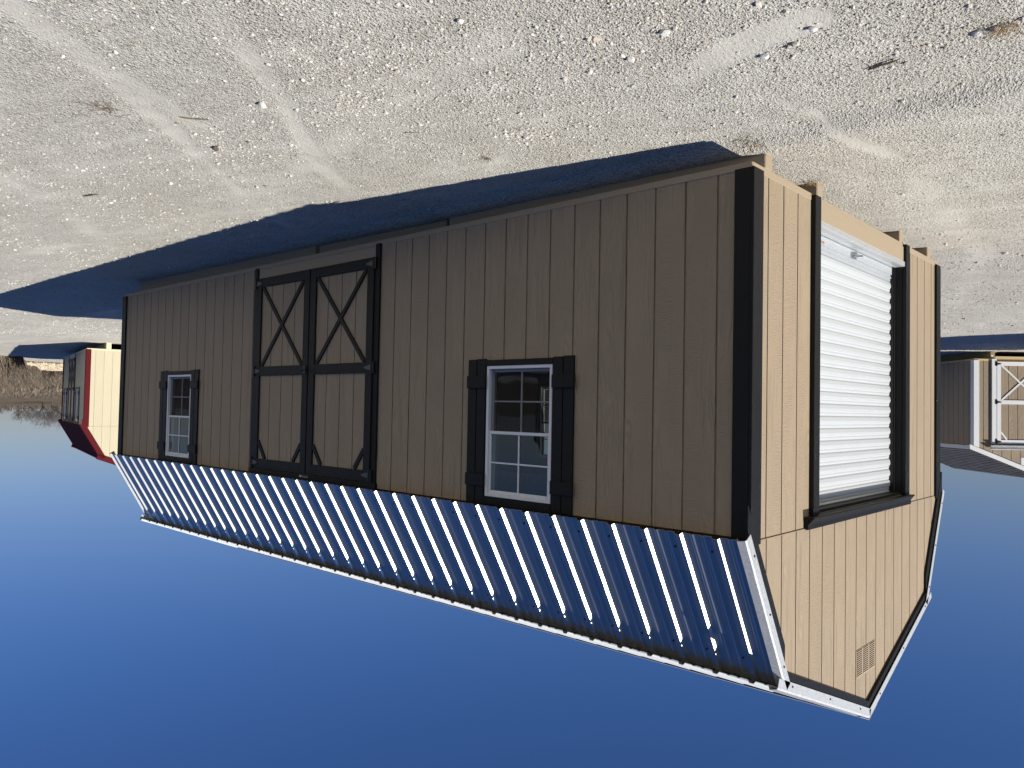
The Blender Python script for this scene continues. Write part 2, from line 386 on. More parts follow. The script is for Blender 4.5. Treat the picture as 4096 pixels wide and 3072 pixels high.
def make_shed(label, cat, loc=(0,0,0), rz=0, L=8.534, W=3.658, kind='gambrel', eave=None, ridge=None, side=TAN, trim=BLK, roofM=GALV, flashM=GALVT,
              bandM=TANB, side_windows=(), side_door=None, gable_door=None, roll=None, vent=None, skids=(.161, .905, 2.575, 3.342), skw=.09, skz=-.22, skM=TANB,
              detail=True, opp_windows=(), ctw=.095, ribp=.23, hollow=True, group=None, wallh=2.045, gseam=2.065, vent2=None, flw=.05):
    root = empty('storage_shed', loc, rz); tag(root, label, cat, group)
    Fs = lambda u, w, z: (u, -w, z)            # long side facing -y
    Fb = lambda u, w, z: (u, W+w, z)           # far long side
    Fg = lambda u, w, z: (-w, u, z)            # gable end facing -x
    Fr = lambda u, w, z: (L+w, u, z)           # rear gable
    top, brk = topfun(kind, W, eave, ridge)
    wtop = lambda u: wallh
    ops = [(a+.004, b-.004, c+.004, d-.004) for (a, b, c, d) in side_windows]
    if side_door: ops.append((side_door[0]+.03, side_door[1]-.03, side_door[2]+.03, side_door[3]-.03))
    mb = MB(); siding(mb, Fs, .0, L, .042, wtop, [], ops); mb.build('side_wall', side, root)
    mb = MB(); siding(mb, Fb, .0, L, .042, wtop, [], [(a+.004, b-.004, c+.004, d-.004) for (a, b, c, d) in opp_windows]); mb.build('side_wall', side, root)
    gops = []
    if roll: gops = [(roll[0]-.012, roll[1]+.012, 0, roll[3]+.022)]
    if gable_door: gops = [(gable_door[0]+.03, gable_door[1]-.03, gable_door[2]+.03, gable_door[3]-.03)]
    mb = MB()
    if kind == 'gambrel':
        siding(mb, Fg, .0, W, .045, lambda u: gseam-.004, [], gops)
        siding(mb, lambda u, w, z: (-w-.004, u, z), .0, W, gseam, top, brk, [])
        mb.box((-.008, .0, gseam-.003), (-.001, W, gseam+.0005))
    else: siding(mb, Fg, .0, W, .045, top, brk, gops)
    mb.build('gable_wall', side, root)
    mb = MB(); siding(mb, Fr, .0, W, .045, top, brk, []); mb.build('gable_wall', side, root)
    # painted band at the foot, and the floor
    mb = MB()
    mb.box((0, -.004, 0), (L, .03, .0418)); mb.box((0, W-.03, 0), (L, W+.004, .0418))
    mb.box((-.003, 0, .0005), (.03, W, .0445)); mb.box((L-.03, 0, .0005), (L+.003, W, .0445))
    if side_door: mb.box((side_door[0]-.0, -.007, .0422), (side_door[1]+.0, .02, side_door[2]-.004))
    if gable_door: mb.box((-.007, gable_door[0], .0445), (.02, gable_door[1], gable_door[2]-.004))
    if roll: mb.box((-.010, roll[0]+.001, .030), (.05, roll[1]-.001, .152))
    mb.build('skirt_board', bandM, root, .003)
    mb = MB(); mb.box((.03, .03, .004), (L-.03, W-.03, .10)); mb.build('floor', PLANK, root)
    # inner lining keeps light out and gives the inside a wall
    if hollow:
        mb = MB()
        for (F, ops2, x1_) in ((lambda u, w, z: (u, .09-w, z), ops, L-.1), (lambda u, w, z: (u, W-.09+w, z), [(a, b, c, d) for (a, b, c, d) in opp_windows], L-.1)):
            siding(mb, F, .1, x1_, .10, lambda u: 2.2 if kind == 'gambrel' else wallh, [], ops2, gw=.0)
        siding(mb, lambda u, w, z: (.30-w, u, z), .1, W-.1, .10, lambda u: top(u)-.02, brk, [], gw=.0)
        siding(mb, lambda u, w, z: (L-.09+w, u, z), .1, W-.1, .10, lambda u: top(u)-.02, brk, [], gw=.0)
        mb.build('interior_lining', WOODIN, root)
    # corner trim
    def corner(F1, F2):
        m = MB()
        for (F, a, b) in ((F1[0], F1[1], F1[2]), (F2[0], F2[1], F2[2])):
            vs = [F(u, w, z) for z in (.034, (wallh+.035)) for (u, w) in ((a, .0005), (b, .0005), (b, .0205), (a, .0205))]
            m.add(vs, [(0,3,2,1),(4,5,6,7),(0,1,5,4),(1,2,6,5),(2,3,7,6),(3,0,4,7)])
        m.build('corner_trim', trim, root, .002)
    corner((Fs, -.0005, ctw), (Fg, -.0203, .1)); corner((Fs, L-ctw, L+.0005), (Fr, -.0203, .1))
    corner((Fb, -.0005, ctw), (Fg, W-.1, W+.0203)); corner((Fb, L-ctw, L+.0005), (Fr, W-.1, W+.0203))
    # roof
    ox0, ox1 = -.028, L+.045
    if kind == 'gambrel':
        for mir in (0, 1):
            g = (lambda p: (W-p[0], p[1])) if mir else (lambda p: p)
            mb = MB(); rib_sheet(mb, ox0, ox1, g(E0), g(K0), pitch=ribp, screws=[(.10, 1), (.86, 1)] if detail else None)
            mb.build('lower_roof_panel', [roofM, HW, BACK], root)
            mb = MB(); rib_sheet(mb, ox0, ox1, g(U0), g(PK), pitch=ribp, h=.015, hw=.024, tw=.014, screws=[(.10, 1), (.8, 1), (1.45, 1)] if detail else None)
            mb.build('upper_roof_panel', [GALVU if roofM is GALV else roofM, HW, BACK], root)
        cap = MB(); r = Vector((0, HALF, PK[1]+.026)); 
        for sgn in (-1, 1):
            a = Vector((ox0, HALF, PK[1]+.027)); b = Vector((ox0, HALF+sgn*.17, PK[1]+.027-.066)); n = Vector((0, 0, -.003))
            cap.prism([a, b, b+n, a+n], (ox1-ox0, 0, 0))
        cap.build('ridge_cap', flashM, root)
        # black rake boards and metal rake flashing
        for (F, w) in ((Fg, 1), (Fr, 1)):
            m = MB(); e = E0; 
            sy = .03 if F is Fg else .115; gable_board(m, F, [((E0[0]+sy, E0[1]+sy*1.735), K0, .232, .232, .008, .008), ((U0[0]+.03, U0[1]+.012), PK, .098, .098, .006, .006)], W, 0, .0055, .024)
            m.build('rake_trim', trim, root, .002)
        for (x, sg) in ((ox0, -1), (ox1, 1)):
            m = MB()
            for (A, B2) in ((E0, K0), (U0, PK)):
                for mir in (0, 1):
                    a = Vector((0, A[0], A[1])); b = Vector((0, B2[0], B2[1])); d = (b-a).normalized(); n = Vector((0, -d.z, d.y))
                    a = a-d*(.012 if A is E0 else .060)
                    if A is E0: b = b+d*.012
                    fl = flw
                    sec = [(.050, .001), (.040, .024), (-.002, .013), (-.007, .002), (-.007, -fl), (-.004, -fl), (-.004, .000), (.0, .010), (.038, .020), (.047, .0)]
                    vs = []
                    for base in (a, b):
                        for (s_, h_) in sec:
                            p = base+n*h_+Vector((x-sg*s_, 0, 0))
                            if mir: p = Vector((p.x, W-p.y, p.z))
                            vs.append(p)
                    k = len(sec)
                    m.add(vs, [tuple(range(k)), tuple(range(2*k-1, k-1, -1))]+[(i, (i+1) % k, k+(i+1) % k, k+i) for i in range(k)])
                    if detail:
                        ln = (Vector(b)-Vector(a)).length
                        for q in (.12, .5, .86):
                            p = a+d*ln*q-n*.028+Vector((x+sg*.006, 0, 0))
                            if mir: p = Vector((p.x, W-p.y, p.z))
                            m.tube([p, p+Vector((sg*.006, 0, 0))], .006, 6, 1)
            m.build('rake_flashing', [flashM, HW], root)
    else:
        for mir in (0, 1):
            g = (lambda p: (W-p[0], p[1])) if mir else (lambda p: p)
            mb = MB(); n_ = 13; A = (-.14, eave-.01); B2 = (W/2, ridge)
            for i in range(n_):
                a = (A[0]+(B2[0]-A[0])*i/n_, A[1]+(B2[1]-A[1])*i/n_); b = (A[0]+(B2[0]-A[0])*(i+1.12)/n_, A[1]+(B2[1]-A[1])*(i+1.12)/n_)
                q = [(a[0], a[1]+.014), (b[0], b[1]+.004), (b[0], b[1]-.002), (a[0], a[1]+.002)]
                if i == n_-1: q = [(a[0], a[1]+.014), (B2[0], B2[1]+.008), (B2[0], B2[1]-.002), (a[0], a[1]+.002)]
                pts = [(ox0-.05, *((W-y, z) if mir else (y, z))) for y, z in q]
                mb.prism(pts, (ox1-ox0+.10, 0, 0))
            mb.build('shingle_roof', roofM, root)
        for (F) in (Fg, Fr):
            m = MB(); gable_board(m, F, [((-.12, eave-.01), (W/2, ridge), .11, .11, .012, .012)], W, 0, .0015, .040); m.build('rake_trim', trim, root, .003)
        m = MB(); m.box((.0, -.12, eave-.10), (L, -.10, eave-.012)); m.box((.0, W+.10, eave-.10), (L, W+.12, eave-.012)); m.build('fascia', trim, root, .002)
        m = MB(); m.box((.0, -.10, eave-.075), (L, -.0, eave-.07)); m.box((.0, W, eave-.075), (L, W+.10, eave-.07)); m.build('soffit', trim, root)
    for (a, b, c, d) in side_windows: window(root, Fs, a, b, c, d, trim if not side_door or len(side_door) < 5 else side_door[4], VINYL, True, detail=detail)
    for (a, b, c, d) in opp_windows: window(root, Fb, a, b, c, d, trim, VINYL, False, detail=True)
    if side_door: door_pair(root, Fs, *side_door[:4], side_door[4] if len(side_door) > 4 else trim, side, HW)
    if gable_door: door_pair(root, Fg, *gable_door[:4], trim, side, HW, leaf_w=.045, header=False, tw=.04, trim=.125, drop=.058)
    # skids
    for y in skids:
        if detail and y == skids[0]:
            segs = ((.0, 2.60, 0), (2.66, 4.44, .03), (4.46, 8.46, .0))
        else: segs = ((.0, L-.04, 0),)
        for (a, b, dy) in segs:
            m = MB(); m.box((a, y+dy, skz), (b, y+dy+skw, -.0008)); m.build('skid', skM, root, .006)
    if vent:
        y0, y1, z0, z1 = vent; m = MB(); n = 13; cw = (y1-y0)/3
        m.box((-.008, y0, z0), (-.0045, y1, z1))
        for c in range(3):
            for i in range(n):
                za = z0+.006+(z1-z0-.012)*i/n; hh = (z1-z0-.012)/n
                ya, yb = y0+c*cw+.012, y0+(c+1)*cw-.012
                m.prism([(-.0082, ya, za+hh*.12), (-.0082, ya, za+hh*.86), (-.0125, ya, za+hh*.12)], (0, yb-ya, 0), 0)
                m.box((-.0100, ya+.002, za-hh*.14), (-.0083, yb-.002, za+hh*.16), 1)  # black strip painting in the shaded gap under each louver
        m.build('gable_vent', [trim if kind == 'gable' else bandM, HW], root)
    return root

# ------------------------------------------------------------------ the big tan shed
main = make_shed('large tan barn shed with black trim, silver ribbed roof and white roll-up door', 'shed',
    side_windows=((1.378, 1.981, 1.072, 1.990), (6.575, 7.171, 1.060, 1.990)),
    side_door=(3.294, 5.174, .140, 1.992), roll=(.90, 2.64, .19, 1.967), vent=(1.625, 2.005, 2.985, 3.178),
    opp_windows=((3.97, 4.57, 1.072, 1.99),))

def bx(mb, F, a0, a1, w0, w1, c0, c1, m=0):
    mb.add([F(u, w, z) for z in (c0, c1) for (u, w) in ((a0, w0), (a1, w0), (a1, w1), (a0, w1))],
        [(0,3,2,1),(4,5,6,7),(0,1,5,4),(1,2,6,5),(2,3,7,6),(3,0,4,7)], m)
G = lambda u, w, z: (-w, u, z)
# roll-up door
DX = .092
m = MB(); y0, y1 = .905, 2.615; zb = .305; pitch = .0825; prof = []
z = zb
while z < 2.06:
    prof += [(z, .004), (z+.010, .012), (z+.034, .017), (z+.050, .0145), (z+.060, .0065), (z+.068, .0085), (z+.076, .006)]
    z += pitch
rows = [(DX-w, zz) for zz, w in prof]
vs = [(x, y, zz) for (x, zz) in rows for y in (y0, y1)] + [(x+.003, y, zz) for (x, zz) in rows for y in (y0, y1)]
nn = len(rows); fs = [(2*i, 2*i+1, 2*i+3, 2*i+2) for i in range(nn-1)] + [(2*nn+2*i, 2*nn+2*i+2, 2*nn+2*i+3, 2*nn+2*i+1) for i in range(nn-1)]
fs += [(2*i+1, 2*nn+2*i+1, 2*nn+2*i+3, 2*i+3) for i in range(nn-1)] + [(2*i, 2*i+2, 2*nn+2*i+2, 2*nn+2*i) for i in range(nn-1)]
m.add(vs, fs)
rd = m.build('roll_up_door', WMET, main)
m = MB()
bx(m, G, y0, y1, -DX, -DX+.022, .195, .252); bx(m, G, y0, y1, -DX, -DX+.012, .253, .268); bx(m, G, y0, y1, -DX, -DX+.018, .270, .281); bx(m, G, y0, y1, -DX, -DX+.010, .282, .304)
for i in range(85):
    for j in range(4):
        yy = y0+.012+i*.02+(.01 if j % 2 else 0); zz = .203+j*.0125
        if yy < y1-.01: m.prism([(DX-.0222, yy-.006, zz-.003), (DX-.0222, yy, zz+.001), (DX-.0222, yy+.006, zz+.003), (DX-.0222, yy, zz-.001)], (-.0015, 0, 0))
m.build('bottom_bar', ZINC, rd)
m = MB(); bx(m, G, 1.70, 1.80, -DX+.0225, -DX+.030, .215, .255); m.tube([(DX-.03, 1.75, .236), (DX-.058, 1.75, .236)], .013, 10); m.tube([(DX-.056, 1.72, .243), (DX-.056, 1.83, .226)], .008, 8)
m.prism([(DX-.031, 1.755, .225), (DX-.031, 1.79, .225), (DX-.031, 1.772, .262)], (-.006, 0, 0))
m.build('latch', STEEL, rd, .001)
m = MB(); bx(m, G, 1.175, 1.205, -DX+.0222, -DX+.0235, .224, .243, 0); bx(m, G, 1.150, 1.173, -DX+.0222, -DX+.0235, .226, .243, 1); m.build('warning_sticker', [STICK, STICKG], rd)
m = MB(); bx(m, G, 2.622, 2.6385, -.090, -.060, .195, 1.965); m.build('door_track', HW, main)
m = MB(); bx(m, G, .901, .904, -.090, -.060, .195, 1.965); m.build('door_track', HW, main)
m = MB(); bx(m, G, 2.634, 2.6392, -.056, -.050, .195, 1.965); m.build('door_seal', BRN, main)
# threshold of tread plate
m = MB(); m.box((-.018, .90, .186), (DX+.01, 2.639, .190)); m.box((-.0205, .90, .153), (-.0175, 2.639, .1898))
for i in range(62):
    for j in range(4):
        yy = .912+i*.028+(.014 if j % 2 else 0); xx = -.006+j*.026; sgn = 1 if j % 2 else -1
        if yy < 2.625: m.prism([(xx-.009, yy-sgn*.004, .1902), (xx, yy+.0035, .1902), (xx+.009, yy+sgn*.004, .1902), (xx, yy-.0035, .1902)], (0, 0, .0016))
for i in range(61):
    yy = .914+i*.0282
    m.prism([(-.0206, yy-.007, .164), (-.0206, yy, .159), (-.0206, yy+.007, .178), (-.0206, yy, .183)], (-.0016, 0, 0))
m.build('threshold_plate', PLATE, main, 0)
# casings, jambs, header hood
m = MB(); bx(m, G, .807, .896, .0005, .030, .012, 1.990); m.build('door_casing', BLK, main, .002)
m = MB(); bx(m, G, 2.644, 2.735, .0005, .030, .012, 1.990); m.build('door_casing', BLK, main, .002)
m = MB(); bx(m, G, 2.640, 2.660, -.16, -.0005, .012, 1.985); m.build('door_jamb', BLK, main, .001)
m = MB(); bx(m, G, .88, .90, -.16, -.0005, .012, 1.985); m.build('door_jamb', BLK, main, .001)
m = MB(); bx(m, G, .90, 2.64, -.16, -.0005, 1.967, 1.985); m.build('door_jamb', BLK, main, .001)
m = MB(); bx(m, G, .728, 2.785, .0005, .030, 1.992, 2.068); 
m.build('door_header', BLK, main, .002)
m = MB(); m.prism([(-.0305, .725, 1.992), (-.062, .725, 1.988), (-.066, .725, 1.996), (-.0305, .725, 2.040)], (0, 2.03, 0)); m.build('drip_cap', BLK, main, .001)
m = MB(); S_ = lambda u, w, z: (u, -w, z)
bx(m, S_, 4.19, 4.34, .0225, .0235, 2.005, 2.035, 0)
for i in range(14):
    bx(m, S_, 4.20+i*.006, 4.203+i*.006+.002*(i % 2), .0236, .0239, 2.018+.003*(i % 3), 2.026, 1)
bx(m, S_, 4.30, 4.332, .0236, .0239, 2.012, 2.028, 1)
m.build('maker_label', [HW, LBLW], main)

# ------------------------------------------------------------------ the other sheds
cream = make_shed('cream barn shed with red trim and maroon roof, behind the big shed', 'shed', loc=(20.2, 3.52, -.005), rz=R(12.6), L=6.2,
    side=CREAM, trim=RED, roofM=REDM, flashM=RED, bandM=trim_mat('cream_board', (.60, .54, .37), .6, .5, .2, (.64, .58, .40)), skM=trim_mat('cream_skid', (.62, .54, .33), .7, .6, .3),
    side_windows=((1.50, 2.10, 1.06, 1.97), (4.85, 5.40, 1.06, 1.97)), side_door=(2.62, 4.20, .14, 1.97, BRN), detail=False, ctw=.15, hollow=True, flw=.12,
    skids=(.45, 1.10, 2.5, 3.2), skw=.12)
white = make_shed('tan shed with white trim, cross-braced white double doors and grey shingle roof', 'shed', loc=(2.232, 15.577, .075), rz=R(47.4), L=3.36, W=3.05,
    kind='gable', eave=2.02, ridge=2.65, side=siding_mat('light_brown_siding', (.31, .24, .165), .62, .45), trim=WHT, roofM=SHNG, bandM=RAW, gable_door=(.475, 2.575, .06, 1.87), vent=(1.02, 1.40, 2.16, 2.38),
    skids=(.36, 1.5, 2.6), skw=.10, skz=-.30, skM=TRTD, detail=False, wallh=1.98, ctw=.10)
m = MB(); m.prism([(-.0405, .34, 1.905), (-.115, .30, 1.985), (-.115, .30, 1.993), (-.0405, .34, 1.999)], (0, 2.37, 0)); m.box((-.10, .33, 1.900), (.0, 2.72, 1.9035)); m.build('door_hood', WHT, white, .002)
m = MB(); m.box((-.004, .462, -.058), (.034, 2.59, -.002)); m.build('floor_joist', RAW, white, .002)
m = MB(); m.box((-.0015, .375, -.085), (.0, .42, -.045)); m.build('timber_tag', plain_mat('tag_paper', (.55, .65, .55), .6), white)
shade = make_shed('brown barn shed with silver roof just past the left edge of the lot view', 'shed', loc=(-8.36, 12.55, -.02), rz=0, L=6.7, side=siding_mat('brown_siding', (.16, .10, .06)), detail=False,
    side_door=(2.4, 4.2, .14, 1.99), skz=-.4)
back = make_shed('charcoal barn shed across the lot behind the viewpoint', 'shed', loc=(15.0, -27.5, -.02), rz=R(30), L=7.3, side=DARKS, trim=BLK, roofM=DARKS, flashM=BLK, bandM=BLK, skM=BLK, detail=False,
    side_door=(2.4, 4.2, .14, 1.99), skz=-.5)

# ------------------------------------------------------------------ ground
def vnoise(x, y, seed=0):
    xi = np.floor(x).astype(np.int64); yi = np.floor(y).astype(np.int64); fx = x-xi; fy = y-yi
    fx = fx*fx*(3-2*fx); fy = fy*fy*(3-2*fy)
    def h(a, b):
        n = (a*374761393+b*668265263+seed*974634721) & 0x7fffffff
        n = (n ^ (n >> 13))*1274126177 & 0x7fffffff
        return ((n ^ (n >> 16)) & 0xffff)/65535.
    return (h(xi, yi)*(1-fx)+h(xi+1, yi)*fx)*(1-fy)+(h(xi, yi+1)*(1-fx)+h(xi+1, yi+1)*fx)*fy
def fbm(x, y, o=4, seed=0):
    s = 0; a = .5
    for i in range(o): s = s+a*vnoise(x*2**i, y*2**i, seed+i*17); a *= .5
    return s
TR = [  # worn smooth tyre tracks: polyline, half width, strength
    ([(1.0, -3.9), (1.559, -3.115), (1.712, -2.855), (1.82, -2.711), (2.3, -2.0)], .06, .8),
    ([(1.3, -3.4), (2.109, -2.448), (2.417, -2.108), (2.721, -1.84), (3.152, -1.381), (3.484, -1.02), (4.0, -.45)], .05, .9),
    ([(.5, -3.1), (1.028, -2.519), (1.157, -2.384), (1.319, -2.182), (1.522, -1.957), (1.941, -1.586), (2.411, -1.102), (2.668, -.745)], .055, 1.),
    ([(3.9, -2.9), (4.412, -2.397), (4.757, -2.09), (5.164, -1.727), (6.4, -.9)], .09, .8),
    ([(-.10, -.86), (-.175, -.892), (-.354, -.966), (-.532, -1.002), (-.72, -1.008)], .075, 1.3),
    ([(-.30, -.35), (-.36, -.141), (-.418, .223), (-.547, .781)], .035, .8),
    ([(1.3, -1.80), (1.08, -1.733), (.738, -1.628), (.3, -1.56)], .06, .8),
    ([(1.5, -.45), (1.317, -.539), (.87, -.766), (.6, -.92)], .07, .8),
    ([(12, 2.6), (17.4, 2.8), (22.8, 2.2), (30, 1.2)], .10, .9), ([(12, 1.2), (17, 1.6), (21, 1.7), (30, .4)], .10, .9), ([(17, 3.1), (19.8, 3.6)], .15, .6),
    ([(-4, -5.5), (-2, -3.2), (.2, -1.7), (3.8, -.95), (9, -1.6), (16, -3.5)], .09, .5), ([(5, -3.6), (8, -2.0), (12, -1.2), (20, -.6)], .12, .7), ([(-1.5, 3.5), (-.9, 6), (.2, 9), (2, 11.5)], .10, .6), ([(-.5, 1.2), (-.3, 4), (.6, 7), (2.6, 11)], .09, .5),
]
def trackmask(x, y):
    m = np.zeros_like(x)
    wob = (vnoise(x*3, y*3, 5)-.5)*.05
    for pl, hw, st in TR:
        d = np.full_like(x, 9.)
        for (ax, ay), (bx_, by) in zip(pl[:-1], pl[1:]):
            vx, vy = bx_-ax, by-ay; t = np.clip(((x-ax)*vx+(y-ay)*vy)/(vx*vx+vy*vy), 0, 1)
            d = np.minimum(d, np.hypot(x-ax-t*vx, y-ay-t*vy))
        m = np.maximum(m, st*np.clip(1.5-np.abs(d+wob)/hw, 0, 1)*(.25+1.1*np.clip((vnoise(x*2.1, y*2.1, 51)-.25)*1.6, 0, 1)))
    return m*np.clip(.35+1.3*vnoise(x*14, y*14, 77), 0, 1)
def sstep(a, b, t):
    t = np.clip((t-a)/(b-a), 0, 1); return t*t*(3-2*t)
def height(x, y):
    s = sstep(-.03, .15, y)
    hn = -.088-.0098*np.clip(x, 0, 8.4)
    h = (-.150-.0025*np.clip(x, 0, 9))*(1-s)+hn*s
    far = sstep(9.5, 15, x+.15*y)
    h = h*(1-far)+(-.17)*far
    north = sstep(4, 13, y)*(1-far); h = h*(1-north)+(-.095)*north
    near = np.clip(1-np.hypot(x-2, y+1)/26, 0, 1)
    tm = trackmask(x, y)
    h = h + (fbm(x*.9+3, y*.9, 3, 1)-.44)*.014*near*(1-np.exp(-((y+.02)/.5)**2)*.7) + (fbm(x*7, y*7, 3, 9)-.44)*.011*near - .004*np.clip(tm, 0, 1)*near
    # hills beyond the lot
    d = np.hypot(x, y)
    out = sstep(33.5, 37, x-.12*y)*(x > 0)
    h = h - out*.28*sstep(33.5, 40, x-.12*y) 
    hill = sstep(75, 330, d)*4.4*(x > 0)
    h = h + hill*(.92+.16*fbm(x/60., y/60., 2, 4))
    return h
def axis(lo, hi, flo, fhi, st, g=1.16):
    a = list(np.arange(flo, fhi, st)); s = st; v = fhi
    while v < hi: a.append(v); s *= g; v += s
    a.append(hi); s = st; v = flo-st; b = []
    while v > lo: b.append(v); s *= g; v -= s
    b.append(lo); return np.array(sorted(b)+a)
gx = axis(-700, 900, -2.2, 8.8, .035, 1.10); gy = axis(-900, 900, -3.9, 2.4, .035, 1.10)
X, Y = np.meshgrid(gx, gy, indexing='ij'); Zg = height(X, Y)
nx, ny = X.shape
def fast_mesh(name, verts, faces, k, mats, attrs=None, smooth=False, matidx=None):
    me = bpy.data.meshes.new(name); me.vertices.add(len(verts)); me.vertices.foreach_set('co', np.ascontiguousarray(verts, dtype=np.float32).ravel())
    me.loops.add(len(faces)*k); me.loops.foreach_set('vertex_index', np.ascontiguousarray(faces, dtype=np.int32).ravel())
    me.polygons.add(len(faces)); me.polygons.foreach_set('loop_start', np.arange(0, len(faces)*k, k, dtype=np.int32)); me.polygons.foreach_set('loop_total', np.full(len(faces), k, dtype=np.int32))
    if matidx is not None: me.polygons.foreach_set('material_index', matidx)
    me.polygons.foreach_set('use_smooth', np.full(len(faces), smooth))
    me.update(calc_edges=True); me.validate()
    for m in mats: me.materials.append(m)
    for an, av in (attrs or {}).items():
        a = me.attributes.new(an, 'FLOAT', 'POINT'); a.data.foreach_set('value', np.ascontiguousarray(av, dtype=np.float32))
    o = bpy.data.objects.new(name, me); C.objects.link(o); return o
idx = np.arange(nx*ny).reshape(nx, ny)
quads = np.stack([idx[:-1, :-1], idx[1:, :-1], idx[1:, 1:], idx[:-1, 1:]], -1).reshape(-1, 4)
wear = np.clip(trackmask(X, Y), 0, 1.3)
field = (sstep(33.0, 35.5, X-.12*Y+1.2*(fbm(X*.3, Y*.3, 3, 3)-.5))*(X > 0)).ravel()

def ground_mat():
    s = NT('crushed_limestone'); p = s.pos()
    wr = s.n('ShaderNodeAttribute', attribute_name='wear').outputs['Fac']; fl = s.n('ShaderNodeAttribute', attribute_name='field').outputs['Fac']
    vo = s.n('ShaderNodeTexVoronoi', {'Vector': p, 'Scale': 85., 'Randomness': 1.}); vo2 = s.n('ShaderNodeTexVoronoi', {'Vector': p, 'Scale': 34.})
    vo3 = s.n('ShaderNodeTexVoronoi', {'Vector': p, 'Scale': 200.})
    c1 = s.n('ShaderNodeSeparateColor', {0: vo.outputs['Color']}).outputs[0]; c2 = s.n('ShaderNodeSeparateColor', {0: vo2.outputs['Color']}).outputs[1]
    big = s.noise(p, .8, 5, .6); mid = s.noise(p, 5, 5, .65); fine = s.noise(p, 60, 4, .7)
    patch = s.ramp(s.mth('ADD', s.mth('MULTIPLY', big, .6), s.mth('MULTIPLY', mid, .4)), [(.40, 0.0), (.60, 1.0)])
    gx_, gy_, gz_ = s.xyz(p)
    sa = s.mth('ADD', s.mth('MULTIPLY', gx_, .75), s.mth('MULTIPLY', gy_, -.24)); sb = s.mth('ADD', s.mth('MULTIPLY', gx_, 2.1), s.mth('MULTIPLY', gy_, 6.6))
    streak = s.ramp(s.noise(s.comb(sa, sb, 0.0), 1., 5, .62, dist=.6), [(.50, 0.0), (.64, 1.0)])
    smooth = s.mth('MINIMUM', s.mth('ADD', wr, s.mth('ADD', s.mth('MULTIPLY', patch, .3), s.mth('MULTIPLY', streak, .25))), 1.0)
    rocky = s.mth('SUBTRACT', 1.0, smooth)
    base = s.ramp(mid, [(.2, (.428, .405, .345)), (.5, (.525, .503, .440)), (.8, (.595, .577, .515))])
    tint = s.ramp(c1, [(0, (.23, .20, .17)), (.18, (.44, .40, .32)), (.45, (.575, .550, .475)), (.85, (.69, .672, .605)), (1, (.77, .755, .70))])
    col = s.mix(s.mth('MULTIPLY', rocky, .62), base, tint)
    col = s.mix(s.mth('MULTIPLY', s.ramp(big, [(.35, 1.0), (.55, 0.0)]), .22), col, (.40, .34, .27))
    col = s.mix(s.mth('MULTIPLY', s.mth('MINIMUM', wr, 1.), .5), col, (.62, .595, .52))
    col = s.mix(s.mth('MULTIPLY', streak, .22), col, (.70, .67, .60))
    brown = s.ramp(s.noise(p, 24, 3, .7), [(.66, 0.0), (.76, 1.0)])
    col = s.mix(s.mth('MULTIPLY', brown, .35), col, (.25, .17, .11))
    dry = s.ramp(s.noise(p, .35, 6, .7), [(.3, (.085, .062, .040)), (.55, (.135, .100, .062)), (.8, (.175, .135, .085))])
    col = s.mix(fl, col, dry)
    h1 = s.ramp(vo.outputs['Distance'], [(0, 1.0), (.55, .0)]); h2 = s.ramp(vo2.outputs['Distance'], [(0, 1.0), (.42, 0.0)]); h3 = s.ramp(vo3.outputs['Distance'], [(0, 1.0), (.6, 0.0)])
    hh = s.mth('ADD', s.mth('MULTIPLY', h1, .55), s.mth('ADD', s.mth('MULTIPLY', s.mth('MULTIPLY', h2, c2), .9), s.mth('MULTIPLY', h3, .25)))
    hh = s.mth('ADD', s.mth('MULTIPLY', hh, s.mth('ADD', s.mth('MULTIPLY', rocky, .95), .05)), s.mth('MULTIPLY', fine, .5))
    s.bump(hh, 1., .016)
    return s.set(Base_Color=col, Roughness=.95, Specular_IOR_Level=.2)
ground = fast_mesh('gravel_lot', np.stack([X.ravel(), Y.ravel(), Zg.ravel()], -1), quads, 4, [ground_mat()], {'wear': wear.ravel(), 'field': field}, smooth=True)
tag(ground, 'pale crushed limestone lot with worn tyre tracks', kind='structure')

